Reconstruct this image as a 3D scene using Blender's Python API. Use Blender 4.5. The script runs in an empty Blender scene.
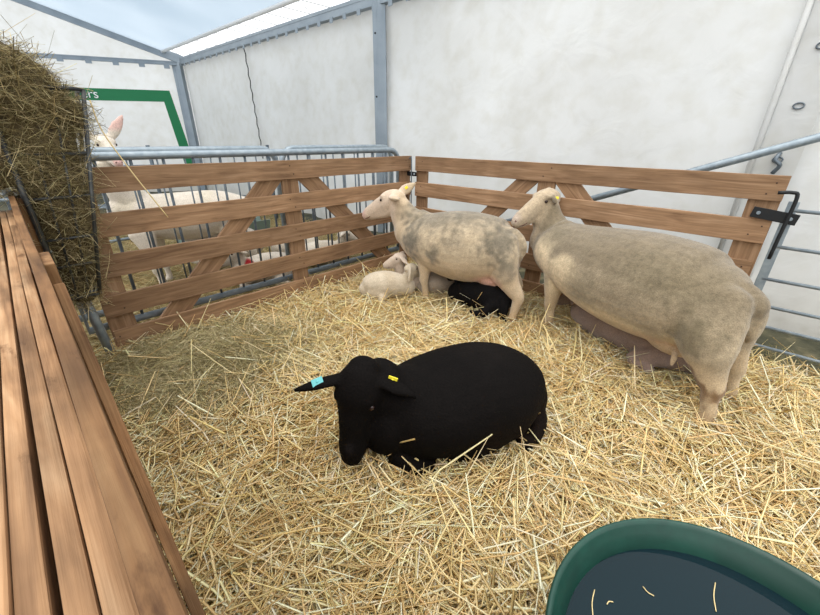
import bpy, bmesh, math, random
import numpy as np
from mathutils import Vector, Matrix, noise
random.seed(7); rng = np.random.default_rng(11)
col = bpy.context.scene.collection
PI = math.pi; R_ = math.radians

# ------------------------------------------------------------------ frame of the pen
COR = Vector((-.0135, 3.426, 0))
DR = Vector((.7401, -.6724, 0)); DL = Vector((-.6842, -.7293, 0))
ANG_R = math.atan2(DR.y, DR.x); ANG_L = math.atan2(DL.y, DL.x)
def W(a, b, z=0): return COR + DR*a + DL*b + Vector((0, 0, z))

# ------------------------------------------------------------------ tags
def tag(o, label=None, cat=None, group=None, kind=None):
    if label: o['label'] = label
    if cat: o['category'] = cat
    if group: o['group'] = group
    if kind: o['kind'] = kind
    return o
def empty(name, loc=(0, 0, 0), rz=0, label=None, cat=None, group=None):
    o = bpy.data.objects.new(name, None); col.objects.link(o)
    o.location = loc; o.rotation_euler = (0, 0, rz); o.empty_display_size = .1
    return tag(o, label, cat, group)
def link_mesh(name, me, mat, parent=None, smooth=False):
    o = bpy.data.objects.new(name, me); col.objects.link(o)
    for m in (mat if isinstance(mat, (list, tuple)) else [mat]): me.materials.append(m)
    if smooth: me.polygons.foreach_set('use_smooth', [True]*len(me.polygons))
    if parent is not None: o.parent = parent
    return o
def copy_tree(o, parent=None):
    c = o.copy(); col.objects.link(c)
    if parent is not None: c.parent = parent
    for ch in list(o.children): copy_tree(ch, c)
    return c

# ------------------------------------------------------------------ materials
def new_mat(name):
    m = bpy.data.materials.new(name); m.use_nodes = True
    nt = m.node_tree; b = nt.nodes['Principled BSDF']
    return m, nt, b
def N(nt, t, **kw):
    n = nt.nodes.new(t)
    for k, v in kw.items(): setattr(n, k, v)
    return n
def srgb(r, g, b):
    f = lambda c: (c/255/12.92) if c/255 <= .04045 else ((c/255+.055)/1.055)**2.4
    return (f(r), f(g), f(b), 1)
def ramp(nt, stops):
    r = N(nt, 'ShaderNodeValToRGB'); e = r.color_ramp.elements
    while len(e) < len(stops): e.new(.5)
    for i, (p, c) in enumerate(stops): e[i].position = p; e[i].color = c
    return r
def mapped(nt, scale, coord='Object'):
    tc = N(nt, 'ShaderNodeTexCoord'); mp = N(nt, 'ShaderNodeMapping')
    mp.inputs['Scale'].default_value = scale
    nt.links.new(tc.outputs[coord], mp.inputs[0]); return mp
def wood(name, dark, mid, light, stain=.5, rough=.75):
    m, nt, b = new_mat(name)
    oi = N(nt, 'ShaderNodeObjectInfo')
    tc = N(nt, 'ShaderNodeTexCoord'); add = N(nt, 'ShaderNodeVectorMath', operation='ADD')
    mul = N(nt, 'ShaderNodeVectorMath', operation='SCALE'); mul.inputs[0].default_value = (7, 13, 5)
    nt.links.new(oi.outputs['Random'], mul.inputs['Scale'])
    nt.links.new(tc.outputs['Object'], add.inputs[0]); nt.links.new(mul.outputs[0], add.inputs[1])
    mp = N(nt, 'ShaderNodeMapping'); mp.inputs['Scale'].default_value = (1.2, 16, 16)
    nt.links.new(add.outputs[0], mp.inputs[0])
    n1 = N(nt, 'ShaderNodeTexNoise'); n1.inputs['Scale'].default_value = 2.5; n1.inputs['Detail'].default_value = 8; n1.inputs['Distortion'].default_value = 1.2
    nt.links.new(mp.outputs[0], n1.inputs['Vector'])
    mp3 = N(nt, 'ShaderNodeMapping'); mp3.inputs['Scale'].default_value = (1.5, 60, 60)
    nt.links.new(add.outputs[0], mp3.inputs[0])
    n3 = N(nt, 'ShaderNodeTexNoise'); n3.inputs['Scale'].default_value = 4; n3.inputs['Detail'].default_value = 4
    nt.links.new(mp3.outputs[0], n3.inputs['Vector'])
    r1 = ramp(nt, [(.28, dark), (.5, mid), (.72, light)])
    nt.links.new(n1.outputs['Fac'], r1.inputs[0])
    n2 = N(nt, 'ShaderNodeTexNoise'); n2.inputs['Scale'].default_value = 5; n2.inputs['Detail'].default_value = 5
    nt.links.new(add.outputs[0], n2.inputs['Vector'])
    r2 = ramp(nt, [(.35, (1-stain, 1-stain, 1-stain, 1)), (.6, (1, 1, 1, 1))])
    nt.links.new(n2.outputs['Fac'], r2.inputs[0])
    r3 = ramp(nt, [(.3, (.86, .85, .84, 1)), (.65, (1.04, 1.04, 1.04, 1))])
    nt.links.new(n3.outputs['Fac'], r3.inputs[0])
    mx = N(nt, 'ShaderNodeMix', data_type='RGBA', blend_type='MULTIPLY'); mx.inputs[0].default_value = 1
    nt.links.new(r1.outputs[0], mx.inputs[6]); nt.links.new(r2.outputs[0], mx.inputs[7])
    mx2 = N(nt, 'ShaderNodeMix', data_type='RGBA', blend_type='MULTIPLY'); mx2.inputs[0].default_value = 1
    nt.links.new(mx.outputs[2], mx2.inputs[6]); nt.links.new(r3.outputs[0], mx2.inputs[7])
    rv = ramp(nt, [(0, (.80, .79, .78, 1)), (1, (1.08, 1.07, 1.06, 1))]); nt.links.new(oi.outputs['Random'], rv.inputs[0])
    mx4 = N(nt, 'ShaderNodeMix', data_type='RGBA', blend_type='MULTIPLY'); mx4.inputs[0].default_value = 1
    nt.links.new(mx2.outputs[2], mx4.inputs[6]); nt.links.new(rv.outputs[0], mx4.inputs[7])
    # knots and dark smudges
    mk = N(nt, 'ShaderNodeMapping'); mk.inputs['Scale'].default_value = (5, 14, 14); nt.links.new(add.outputs[0], mk.inputs[0])
    nk = N(nt, 'ShaderNodeTexNoise'); nk.inputs['Scale'].default_value = 1.6; nk.inputs['Detail'].default_value = 6; nk.inputs['Roughness'].default_value = .65; nt.links.new(mk.outputs[0], nk.inputs['Vector'])
    rk = ramp(nt, [(.30, (.45, .40, .36, 1)), (.40, (1, 1, 1, 1))]); nt.links.new(nk.outputs['Fac'], rk.inputs[0])
    mx5 = N(nt, 'ShaderNodeMix', data_type='RGBA', blend_type='MULTIPLY'); mx5.inputs[0].default_value = min(1, stain*2)
    nt.links.new(mx4.outputs[2], mx5.inputs[6]); nt.links.new(rk.outputs[0], mx5.inputs[7])
    nt.links.new(mx5.outputs[2], b.inputs['Base Color'])
    bp = N(nt, 'ShaderNodeBump'); bp.inputs['Strength'].default_value = .35; bp.inputs['Distance'].default_value = .004
    nt.links.new(n3.outputs['Fac'], bp.inputs['Height']); nt.links.new(bp.outputs[0], b.inputs['Normal'])
    b.inputs['Roughness'].default_value = rough; b.inputs['Specular IOR Level'].default_value = .25
    return m
def metal(name, c1, c2, rough=.42, met=.75, scale=30):
    m, nt, b = new_mat(name)
    mp = mapped(nt, (1, 1, 1)); n1 = N(nt, 'ShaderNodeTexNoise'); n1.inputs['Scale'].default_value = scale; n1.inputs['Detail'].default_value = 6
    nt.links.new(mp.outputs[0], n1.inputs['Vector'])
    r = ramp(nt, [(.3, c1), (.7, c2)]); nt.links.new(n1.outputs['Fac'], r.inputs[0]); nt.links.new(r.outputs[0], b.inputs['Base Color'])
    b.inputs['Metallic'].default_value = met; b.inputs['Roughness'].default_value = rough
    return m
def plain(name, c, rough=.6, met=0, spec=.4):
    m, nt, b = new_mat(name); b.inputs['Base Color'].default_value = c
    b.inputs['Roughness'].default_value = rough; b.inputs['Metallic'].default_value = met; b.inputs['Specular IOR Level'].default_value = spec
    return m
def strand_mat(name, transl=.25):
    m, nt, b = new_mat(name)
    at = N(nt, 'ShaderNodeAttribute'); at.attribute_name = 'Col'
    nt.links.new(at.outputs['Color'], b.inputs['Base Color'])
    b.inputs['Roughness'].default_value = .5; b.inputs['Specular IOR Level'].default_value = .35
    tr = N(nt, 'ShaderNodeBsdfTranslucent'); nt.links.new(at.outputs['Color'], tr.inputs[0])
    ms = N(nt, 'ShaderNodeMixShader'); ms.inputs[0].default_value = transl
    nt.links.new(b.outputs[0], ms.inputs[1]); nt.links.new(tr.outputs[0], ms.inputs[2]); nt.links.new(ms.outputs[0], nt.nodes['Material Output'].inputs[0])
    return m
def coat_mat(name, bump=.5, scale=260, rough=.9, sheen=.3, var=.35, blotch=9):
    m, nt, b = new_mat(name)
    at = N(nt, 'ShaderNodeAttribute'); at.attribute_name = 'Col'
    mp = mapped(nt, (1, 1, 1))
    n1 = N(nt, 'ShaderNodeTexNoise'); n1.inputs['Scale'].default_value = scale; n1.inputs['Detail'].default_value = 3
    n2 = N(nt, 'ShaderNodeTexNoise'); n2.inputs['Scale'].default_value = blotch; n2.inputs['Detail'].default_value = 8; n2.inputs['Roughness'].default_value = .7
    nt.links.new(mp.outputs[0], n1.inputs['Vector']); nt.links.new(mp.outputs[0], n2.inputs['Vector'])
    r1 = ramp(nt, [(.3, (1-var,)*3+(1,)), (.7, (1+var*.3,)*3+(1,))]); nt.links.new(n1.outputs['Fac'], r1.inputs[0])
    r2 = ramp(nt, [(.3, (.84, .82, .79, 1)), (.7, (1.06, 1.06, 1.06, 1))]); nt.links.new(n2.outputs['Fac'], r2.inputs[0])
    mx = N(nt, 'ShaderNodeMix', data_type='RGBA', blend_type='MULTIPLY'); mx.inputs[0].default_value = 1
    nt.links.new(at.outputs['Color'], mx.inputs[6]); nt.links.new(r1.outputs[0], mx.inputs[7])
    mx2 = N(nt, 'ShaderNodeMix', data_type='RGBA', blend_type='MULTIPLY'); mx2.inputs[0].default_value = 1
    nt.links.new(mx.outputs[2], mx2.inputs[6]); nt.links.new(r2.outputs[0], mx2.inputs[7])
    nt.links.new(mx2.outputs[2], b.inputs['Base Color'])
    bp = N(nt, 'ShaderNodeBump'); bp.inputs['Strength'].default_value = bump; bp.inputs['Distance'].default_value = .004
    nt.links.new(n1.outputs['Fac'], bp.inputs['Height']); nt.links.new(bp.outputs[0], b.inputs['Normal'])
    b.inputs['Roughness'].default_value = rough; b.inputs['Specular IOR Level'].default_value = .15
    b.inputs['Sheen Weight'].default_value = sheen; b.inputs['Sheen Roughness'].default_value = .5
    return m

M = {}
M['rail'] = wood('stained_timber', srgb(122, 94, 70), srgb(148, 117, 88), srgb(168, 137, 108), .16)
M['rail_near'] = wood('orange_timber', srgb(104, 74, 48), srgb(140, 103, 68), srgb(162, 126, 88), .55)
M['rail_rough'] = wood('rough_sawn_timber', srgb(134, 102, 74), srgb(172, 134, 98), srgb(196, 162, 126), .5)
M['galv'] = metal('galvanised_steel', srgb(124, 137, 146), srgb(150, 161, 168), .45, .45)
M['galv_dark'] = metal('dull_steel', srgb(84, 94, 102), srgb(112, 122, 130), .5, .4)
M['alu'] = metal('tent_aluminium', srgb(126, 138, 148), srgb(144, 155, 164), .45, .4, 4)
M['black'] = plain('black_steel', srgb(30, 32, 34), .5, .3)
M['rack'] = metal('dark_rack_wire', srgb(52, 54, 56), srgb(86, 88, 86), .5, .5)
M['nail'] = plain('nail_heads', srgb(62, 44, 34), .6, .2)
M['yellow'] = plain('yellow_tag', srgb(238, 220, 60), .5)
M['teal'] = plain('turquoise_tag', srgb(92, 172, 176), .5)
M['eye'] = plain('dark_eye', srgb(40, 24, 20), .15)
M['coat'] = coat_mat('shorn_coat', .6, 220, .92, .25, .3, 9)
M['black_coat'] = coat_mat('black_coat', .8, 160, .8, .0, .5, 9); M['black_coat'].node_tree.nodes['Principled BSDF'].inputs['Specular IOR Level'].default_value = .08
M['straw'] = strand_mat('straw', .35); M['hay'] = strand_mat('hay')
M['red'] = plain('red_marker', srgb(150, 30, 34), .8)
M['hoof'] = plain('hoof', srgb(70, 58, 48), .6)

# ------------------------------------------------------------------ mesh helpers
def box_bm(bm, x0, x1, y0, y1, z0, z1, bev=0, mi=0):
    r = bmesh.ops.create_cube(bm, size=1)
    vs = r['verts']
    bmesh.ops.scale(bm, vec=(x1-x0, y1-y0, z1-z0), verts=vs)
    bmesh.ops.translate(bm, vec=((x0+x1)/2, (y0+y1)/2, (z0+z1)/2), verts=vs)
    fs = set(f for v in vs for f in v.link_faces)
    for f in fs: f.material_index = mi
    if bev:
        es = list(set(e for v in vs for e in v.link_edges))
        bmesh.ops.bevel(bm, geom=es, offset=bev, segments=2, affect='EDGES', profile=.6)
def bm_obj(name, bm, mat, parent=None, smooth=False):
    me = bpy.data.meshes.new(name); bm.to_mesh(me); bm.free()
    return link_mesh(name, me, mat, parent, smooth)
def catmull(P, n=5):
    P = [np.array(p, float) for p in P]; out = []
    Q = [2*P[0]-P[1]]+P+[2*P[-1]-P[-2]]
    for i in range(1, len(Q)-2):
        p0, p1, p2, p3 = Q[i-1:i+3]
        for k in range(n):
            t = k/n
            out.append(.5*((2*p1)+(-p0+p2)*t+(2*p0-5*p1+4*p2-p3)*t*t+(-p0+3*p1-3*p2+p3)*t**3))
    out.append(P[-1]); return out
def loft(bm, pts, up=(0, 0, 1), seg=18, sub=5, caps=True):
    """closed tube through stations (x,y,z,r_side,r_up)"""
    S = catmull(pts, sub) if sub > 1 else [np.array(p, float) for p in pts]
    C = [s[:3] for s in S]; n = len(C)
    T = []
    for i in range(n):
        t = C[min(i+1, n-1)]-C[max(i-1, 0)]; T.append(t/np.linalg.norm(t))
    def frame(t):
        s = np.cross(t, np.array(up, float)); s /= np.linalg.norm(s); u = np.cross(s, t); return s, u
    rings = []
    def ring(c, t, rs, ru):
        s, u = frame(t)
        return [bm.verts.new(c+s*rs*math.cos(2*PI*k/seg)+u*ru*math.sin(2*PI*k/seg)) for k in range(seg)]
    def cap(i, sgn):
        out = []; rs, ru = max(S[i][3], 1e-4), max(S[i][4], 1e-4); d = min(rs, ru)
        for q in (.35, .65, .88):
            out.append(ring(C[i]+T[i]*sgn*d*q, T[i], rs*math.sqrt(1-q*q), ru*math.sqrt(1-q*q)))
        return out, C[i]+T[i]*sgn*d
    if caps:
        c0, e0 = cap(0, -1); rings += c0[::-1]
    for i in range(n): rings.append(ring(C[i], T[i], max(S[i][3], 1e-4), max(S[i][4], 1e-4)))
    if caps:
        c1, e1 = cap(n-1, 1); rings += c1
    for a, b in zip(rings[:-1], rings[1:]):
        for k in range(seg):
            bm.faces.new((a[k], a[(k+1) % seg], b[(k+1) % seg], b[k]))
    if caps:
        v0 = bm.verts.new(e0); v1 = bm.verts.new(e1)
        for k in range(seg):
            bm.faces.new((rings[0][(k+1) % seg], rings[0][k], v0)); bm.faces.new((rings[-1][k], rings[-1][(k+1) % seg], v1))
    else:
        bm.faces.new(rings[0][::-1]); bm.faces.new(rings[-1])
def ell(bm, c, r, rot=None):
    m = Matrix.Translation(c)
    if rot is not None: m = m @ rot
    m = m @ Matrix.Diagonal((r[0], r[1], r[2], 1))
    bmesh.ops.create_uvsphere(bm, u_segments=20, v_segments=12, radius=1, matrix=m)
def tube(bm, pts, r, seg=10, sub=1):
    """round bar through a list of points"""
    P = [Vector(p) for p in pts]
    if sub > 1: P = [Vector(p) for p in catmull([tuple(p) for p in P], sub)]
    rings = []; prev = None
    for i, p in enumerate(P):
        t = (P[min(i+1, len(P)-1)]-P[max(i-1, 0)]).normalized()
        if prev is None:
            s = t.cross(Vector((0, 0, 1))); s = s.normalized() if s.length > .01 else Vector((1, 0, 0))
        else: s = (prev-t*prev.dot(t)).normalized()
        prev = s; u = t.cross(s)
        rings.append([bm.verts.new(p+(s*math.cos(2*PI*k/seg)+u*math.sin(2*PI*k/seg))*r) for k in range(seg)])
    for a, b in zip(rings[:-1], rings[1:]):
        for k in range(seg): bm.faces.new((a[k], a[(k+1) % seg], b[(k+1) % seg], b[k]))
    bm.faces.new(rings[0][::-1]); bm.faces.new(rings[-1])
    for f in bm.faces: f.smooth = True

# ------------------------------------------------------------------ ground height of the bedding
def bed_h(x, y):
    v = noise.noise(Vector((x*1.7, y*1.7, 3.1)))*.030 + noise.noise(Vector((x*5, y*5, 9.3)))*.014 + noise.noise(Vector((x*14, y*14, 1.3)))*.008
    return v
# grid cache for speed
GX0, GY0, GN, GS = -5.5, 0.0, 340, .025
_g = np.array([[bed_h(GX0+i*GS, GY0+j*GS) for j in range(GN)] for i in range(GN)])
def bed_np(x, y):
    fx = np.clip((x-GX0)/GS, 0, GN-1.001); fy = np.clip((y-GY0)/GS, 0, GN-1.001)
    i = fx.astype(int); j = fy.astype(int); u = fx-i; v = fy-j
    return _g[i, j]*(1-u)*(1-v)+_g[i+1, j]*u*(1-v)+_g[i, j+1]*(1-u)*v+_g[i+1, j+1]*u*v

# ------------------------------------------------------------------ strands
def strands(name, P, yaw, pitch, L, w, bend, cols, mat, parent=None, ws=None):
    """P (n,3) centres; three-sided bent stalks in one mesh"""
    n = len(P)
    d = np.stack([np.cos(yaw)*np.cos(pitch), np.sin(yaw)*np.cos(pitch), np.sin(pitch)], 1)
    s = np.stack([-np.sin(yaw), np.cos(yaw), np.zeros(n)], 1)
    u = np.cross(s, d)*-1
    bd = rng.uniform(0, 2*PI, n); B = s*np.cos(bd)[:, None]+u*np.sin(bd)[:, None]
    V = np.zeros((n, 9, 3))
    for k, q in enumerate((-.5, 0, .5)):
        c = P+d*(L*q)[:, None]+B*(bend*L*(0 if q else 1))[:, None]
        ww = w*(1 if q <= 0 else .6)
        for j, a in enumerate((0, 2.1, 4.2)):
            V[:, k*3+j] = c+(s*math.cos(a)+u*math.sin(a)*.6)*(ww*.5)[:, None]
    base = (np.arange(n)*9)[:, None]
    F = []
    for k in (0, 3):
        for j in range(3):
            F.append([k+j, k+(j+1) % 3, k+3+(j+1) % 3, k+3+j])
    F = np.array(F)
    faces = (base[:, :, None]+F[None]).reshape(-1, 4)
    me = bpy.data.meshes.new(name)
    me.vertices.add(n*9); me.vertices.foreach_set('co', V.reshape(-1).astype(np.float32))
    me.loops.add(faces.size); me.loops.foreach_set('vertex_index', faces.reshape(-1).astype(np.int32))
    me.polygons.add(len(faces)); me.polygons.foreach_set('loop_start', (np.arange(len(faces))*4).astype(np.int32))
    me.update(calc_edges=True)
    a = me.color_attributes.new('Col', 'FLOAT_COLOR', 'POINT')
    cc = np.repeat(np.concatenate([cols, np.ones((n, 1))], 1), 9, axis=0).reshape(-1).astype(np.float32)
    a.data.foreach_set('color', cc)
    return link_mesh(name, me, mat, parent)
def palette(n, stops, jitter=.12):
    """random linear colours between srgb stops"""
    c = np.array([srgb(*s)[:3] for s in stops]); k = rng.integers(0, len(c), n)
    out = c[k]*(1+rng.uniform(-jitter, jitter, (n, 1)))*(1+rng.uniform(-.04, .04, (n, 3)))
    return np.clip(out, 0, 1)

# ------------------------------------------------------------------ organic bodies
def organic(name, bm, voxel, parent, mat, colour, smooth_it=6):
    bmesh.ops.recalc_face_normals(bm, faces=bm.faces)
    me = bpy.data.meshes.new(name+'_src'); bm.to_mesh(me); bm.free()
    o = bpy.data.objects.new(name+'_src', me); col.objects.link(o)
    r = o.modifiers.new('r', 'REMESH'); r.mode = 'VOXEL'; r.voxel_size = voxel; r.adaptivity = 0
    s = o.modifiers.new('s', 'SMOOTH'); s.factor = .5; s.iterations = smooth_it
    dg = bpy.context.evaluated_depsgraph_get(); dg.update()
    m2 = bpy.data.meshes.new_from_object(o.evaluated_get(dg)); m2.name = name
    bpy.data.objects.remove(o)
    n = len(m2.vertices); co = np.zeros(n*3, np.float32); m2.vertices.foreach_get('co', co); co = co.reshape(-1, 3)
    no = np.zeros(n*3, np.float32); m2.vertices.foreach_get('normal', no); no = no.reshape(-1, 3)
    nz = np.array([noise.noise(Vector(p)*9) for p in co]); nz2 = np.array([noise.noise(Vector(p)*28+Vector((5, 5, 5))) for p in co])
    c = colour(co, no, nz, nz2)
    c = np.concatenate([np.clip(c, 0, 1), np.ones((n, 1))], 1).reshape(-1).astype(np.float32)
    a = m2.color_attributes.new('Col', 'FLOAT_COLOR', 'POINT'); a.data.foreach_set('color', c)
    return link_mesh(name, m2, mat, parent, True)
def L3(*c): return np.array(srgb(*c)[:3])
def mixc(base, c, f): return base*(1-f[:, None])+np.array(c)[None]*f[:, None]
def sst(x, a, b):
    t = np.clip((x-a)/(b-a), 0, 1); return t*t*(3-2*t)
def blob(co, c, r, nz, edge=.45, rough=.5):
    d = np.linalg.norm((co-np.array(c))/np.array(r), axis=1)+nz*rough
    return 1-sst(d, 1-edge, 1+edge*.4)

# ================================================================== CAMERA
cam = bpy.data.cameras.new('camera'); camo = bpy.data.objects.new('camera', cam); col.objects.link(camo)
bpy.context.scene.camera = camo
F_PX = 373.18
cam.sensor_fit = 'HORIZONTAL'; cam.sensor_width = 36; cam.lens = 36*F_PX/820; cam.clip_start = .02; cam.clip_end = 200
pitch, roll = .4299, .0114
camo.matrix_world = Matrix.Translation((0, 0, 1.09)) @ Matrix.Rotation(PI/2-pitch, 4, 'X') @ Matrix.Rotation(roll, 4, 'Z')

# ================================================================== HURDLES
RAIL_H, RAIL_P, TOPZ, LEN = .1144, .2033, .939, 2.3
def board(name, L, h, th, mat, parent, loc, rot=(0, 0, 0), nails=()):
    """board along local x from 0 to L, centred on z, thickness along y"""
    bm = bmesh.new()
    box_bm(bm, 0, L, -th/2, th/2, -h/2, h/2, .003)
    # slight waviness of the sawn edges
    bmesh.ops.subdivide_edges(bm, edges=[e for e in bm.edges if abs((e.verts[0].co-e.verts[1].co).x) > L*.8], cuts=14)
    sd = random.random()*50
    for v in bm.verts:
        v.co.z += noise.noise(Vector((v.co.x*3+sd, 0, 0 if v.co.z > 0 else 9)))*.003
        v.co.y += noise.noise(Vector((v.co.x*1.5+sd, 7, 0)))*.002
    for (nx, nzz) in nails:
        for sy in (-1, 1):
            r = bmesh.ops.create_cone(bm, cap_ends=True, segments=8, radius1=.0045, radius2=.0035, depth=.003,
                                      matrix=Matrix.Translation((nx, sy*(th/2+.0005), nzz)) @ Matrix.Rotation(PI/2*(1 if sy < 0 else -1), 4, 'X'))
            for f in set(f for v in r['verts'] for f in v.link_faces): f.material_index = 1
    o = bm_obj(name, bm, [mat, M['nail']], parent)
    o.location = loc; o.rotation_euler = rot
    return o
def hurdle(root, mat, side, L=LEN, top=TOPZ, braces=True, drop=0, rails=5, bev=0, hs=None, th=.022):
    """rails in front (local -y*side faces the pen), uprights and braces behind"""
    yf = -side*th/2; yb = side*th/2
    cx = L*.5
    for k in range(rails):
        z = top-RAIL_P*k-RAIL_H/2
        nl = []
        for xx in (.05, cx, L-.05):
            for q in (-1, 1): nl.append((xx+random.uniform(-.015, .015)+q*.018, q*.025+random.uniform(-.006, .006)))
        jx = random.uniform(-.008, .008)
        board('rail', L+jx, RAIL_H*(hs[k] if hs else 1), th, mat, root, (0, yf, z+random.uniform(-.002, .002)), (0, random.uniform(-.002, .002), 0), nl)
    zt = top-.122 if side == -1 and mat in (M['rail_near'], M['rail_rough']) else top-.012; zb = top-RAIL_P*(rails-1)-RAIL_H-.05+drop
    for xx in (.055, cx, L-.055):
        board('upright', zt-zb, .118, th, mat, root, (xx, yb, zb), (0, -PI/2, 0))
    if braces:
        for sgn in (-1, 1):
            x0, z0 = cx+sgn*.10, top-.075; x1, z1 = cx+sgn*(L*.5-.22), top-RAIL_P*4-.09
            dx, dz = x1-x0, z1-z0; Lb = math.hypot(dx, dz)
            board('brace', Lb, .118, th*.95, mat, root, (x0, yb+side*.0012, z0), (0, -math.atan2(dz, dx), 0))
hl = empty('wooden_hurdle', W(0, 0), ANG_L, 'brown slatted timber hurdle on the left of the pen, before the steel barrier', 'hurdle')
hurdle(hl, M['rail'], -1)
hr = empty('wooden_hurdle', W(.078, 0), ANG_R, 'brown slatted timber hurdle behind the two standing ewes, along the white tent wall', 'hurdle')
hurdle(hr, M['rail'], 1)
# near-left hurdle and the stack of spare hurdles tied along its outer side, seen from above
def side_pt(a, o): return W(a, 2.527+o-.031*(2.35-a))
def side_hurdle(a0, a1, o, top, label, back=True, side=-1, mat=None):
    mat = mat or M['rail_near']
    P0 = side_pt(a0, o); P1 = side_pt(a1, o); d = P1-P0
    h = empty('wooden_hurdle', P0, math.atan2(d.y, d.x), label, 'hurdle')
    hurdle(h, mat, side, L=d.length, top=top, th=.018)
    if back: board('top_board', d.length-.01, .11, .0175, mat, h, (0, -.0095, top-.056))
    return h
side_hurdle(.04, 2.5, -.000, .86, 'orange timber hurdle closing the near left side of the pen, touching its straw', False, 1)
side_hurdle(.1, 2.55, .041, .80, 'spare timber hurdle stacked against the outside of the near left pen hurdle', mat=M['rail_rough'])
side_hurdle(.06, 2.5, .082, .80, 'rough sawn spare hurdle in the middle of the near left stack', mat=M['rail_rough'])
side_hurdle(.0, 2.5, .128, .81, 'outermost spare timber hurdle at the left edge, beyond a thin gap')

# hinge brackets
def bracket(name, loc, rz, tilt, L, h, label, cat, rodpts, rr=.005):
    e = empty(name, loc, rz, label, cat)
    bm = bmesh.new(); box_bm(bm, -L/2, L/2, -.004, .004, -h/2, h/2, .002)
    o = bm_obj('plate', bm, M['black'], e); o.rotation_euler = (0, tilt, 0)
    for x, z in ((-L*.35, 0), (L*.35, 0)):
        bm = bmesh.new()
        bmesh.ops.create_cone(bm, cap_ends=True, segments=10, radius1=.009, radius2=.007, depth=.006, matrix=Matrix.Translation((x, -.006, z)) @ Matrix.Rotation(PI/2, 4, 'X'))
        b = bm_obj('bolt', bm, M['galv'], o)
    bm = bmesh.new(); tube(bm, rodpts, rr, 8, 4); bm_obj('pin', bm, M['galv_dark'] if rr < .006 else M['black'], e)
    return e
bracket('hinge_bracket', W(.035, .03, .80), ANG_R, 0, .13, .035, 'small black bracket joining the two hurdles in the far corner', 'bracket',
        [(-.005, -.01, .12), (.01, -.01, .13), (.02, -.012, .11), (.02, -.012, -.1), (.022, -.012, -.28)])
bracket('hinge_bracket', W(2.38, .035, .765), ANG_R, .12, .17, .05, 'black strap bracket with hooked pin at the right end of the back hurdle', 'bracket',
        [(-.02, -.012, .105), (.03, -.012, .11), (.05, -.012, .09), (.047, -.012, -.05), (.043, -.012, -.2)], .008)

# ================================================================== METAL GATE on the right
g = empty('metal_gate', W(2.43, -.02), ANG_R, 'galvanised steel gate with thin bars at the right edge, behind the larger ewe', 'gate')
bm = bmesh.new(); box_bm(bm, -.02, .02, -.006, .006, -.03, .83, .002); bm_obj('upright', bm, M['galv'], g)
bm = bmesh.new(); box_bm(bm, 1.38, 1.42, -.006, .006, -.03, .83, .002); bm_obj('upright', bm, M['galv'], g)
for z in (.79, .615, .45, .31, .20, .09):
    bm = bmesh.new(); tube(bm, [(0, 0, z), (1.4, 0, z)], .0085, 10); bm_obj('bar', bm, M['galv'], g)

# ================================================================== CROWD BARRIERS behind the left hurdle
def barrier(loc, rz, L, label, H=1.0, step=.125, foot=True, rb=.0078):
    e = empty('crowd_barrier', loc, rz, label, 'barrier', 'steel crowd barriers behind the left hurdle')
    r = .021; rc = .10
    bm = bmesh.new()
    pts = [(0, 0, .12)]+[(0, 0, H-rc-.01)]+[(rc-rc*math.cos(a), 0, H-rc+rc*math.sin(a)) for a in (.4, .8, 1.2, PI/2)]
    pts += [(L-x, y, z) for x, y, z in pts[::-1]]
    pts = [pts[0]]+pts[1:]
    pts.append(pts[0])
    tube(bm, pts, r, 12); bm_obj('frame', bm, M['galv'], e)
    k = step
    while k < L-.06:
        bm = bmesh.new(); tube(bm, [(k, 0, .12), (k, 0, H-.01)], rb, 8); bm_obj('bar', bm, M['galv_dark'], e); k += step
    if foot:
        for x in (.3, L-.3):
            bm = bmesh.new(); tube(bm, [(x, -.24, .0), (x, -.2, .09), (x, 0, .12), (x, .2, .09), (x, .24, .0)], .012, 8)
            bm_obj('foot', bm, M['galv_dark'], e)
    return e
barrier(W(-.11, .03), ANG_L, 2.35, 'grey steel crowd barrier with upright bars standing directly behind the left hurdle', .985, .15, False)
barrier(W(-.33, 1.05), ANG_L, 2.2, 'second steel crowd barrier, its rounded end behind the middle of the left hurdle', 1.0, .15, False, .0048)
barrier(W(-.36, -.13), ANG_L, 1.12, 'steel crowd barrier behind the right half of the left hurdle, nearest the tent post', 1.0, .11, False, .006)
# low sheep gate lying in the next pen (left)
e = empty('metal_gate', W(-1.45, 1.62, 0), ANG_L+R_(8), 'light steel gate of horizontal bars in the next pen, behind the hay rack', 'gate')
for z in (.16, .3, .44, .56, .68):
    bm = bmesh.new(); tube(bm, [(0, 0, z), (.95, 0, z)], .011, 8); bm_obj('bar', bm, M['galv'], e)
for x in (0, .95):
    bm = bmesh.new(); tube(bm, [(x, 0, .0), (x, 0, .72)], .014, 8); bm_obj('upright', bm, M['galv'], e)
e = empty('metal_gate', W(-2.6, -.1, 0), ANG_L+R_(-14), 'distant steel gate standing before the gable wall of the tent', 'gate')
for z in (.16, .35, .55, .75, .93):
    bm = bmesh.new(); tube(bm, [(0, 0, z), (2.6, 0, z)], .017, 8); bm_obj('bar', bm, M['galv_dark'], e)
for x in (0, 1.3, 2.6):
    bm = bmesh.new(); tube(bm, [(x, 0, .0), (x, 0, .97)], .02, 8); bm_obj('upright', bm, M['galv_dark'], e)
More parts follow.
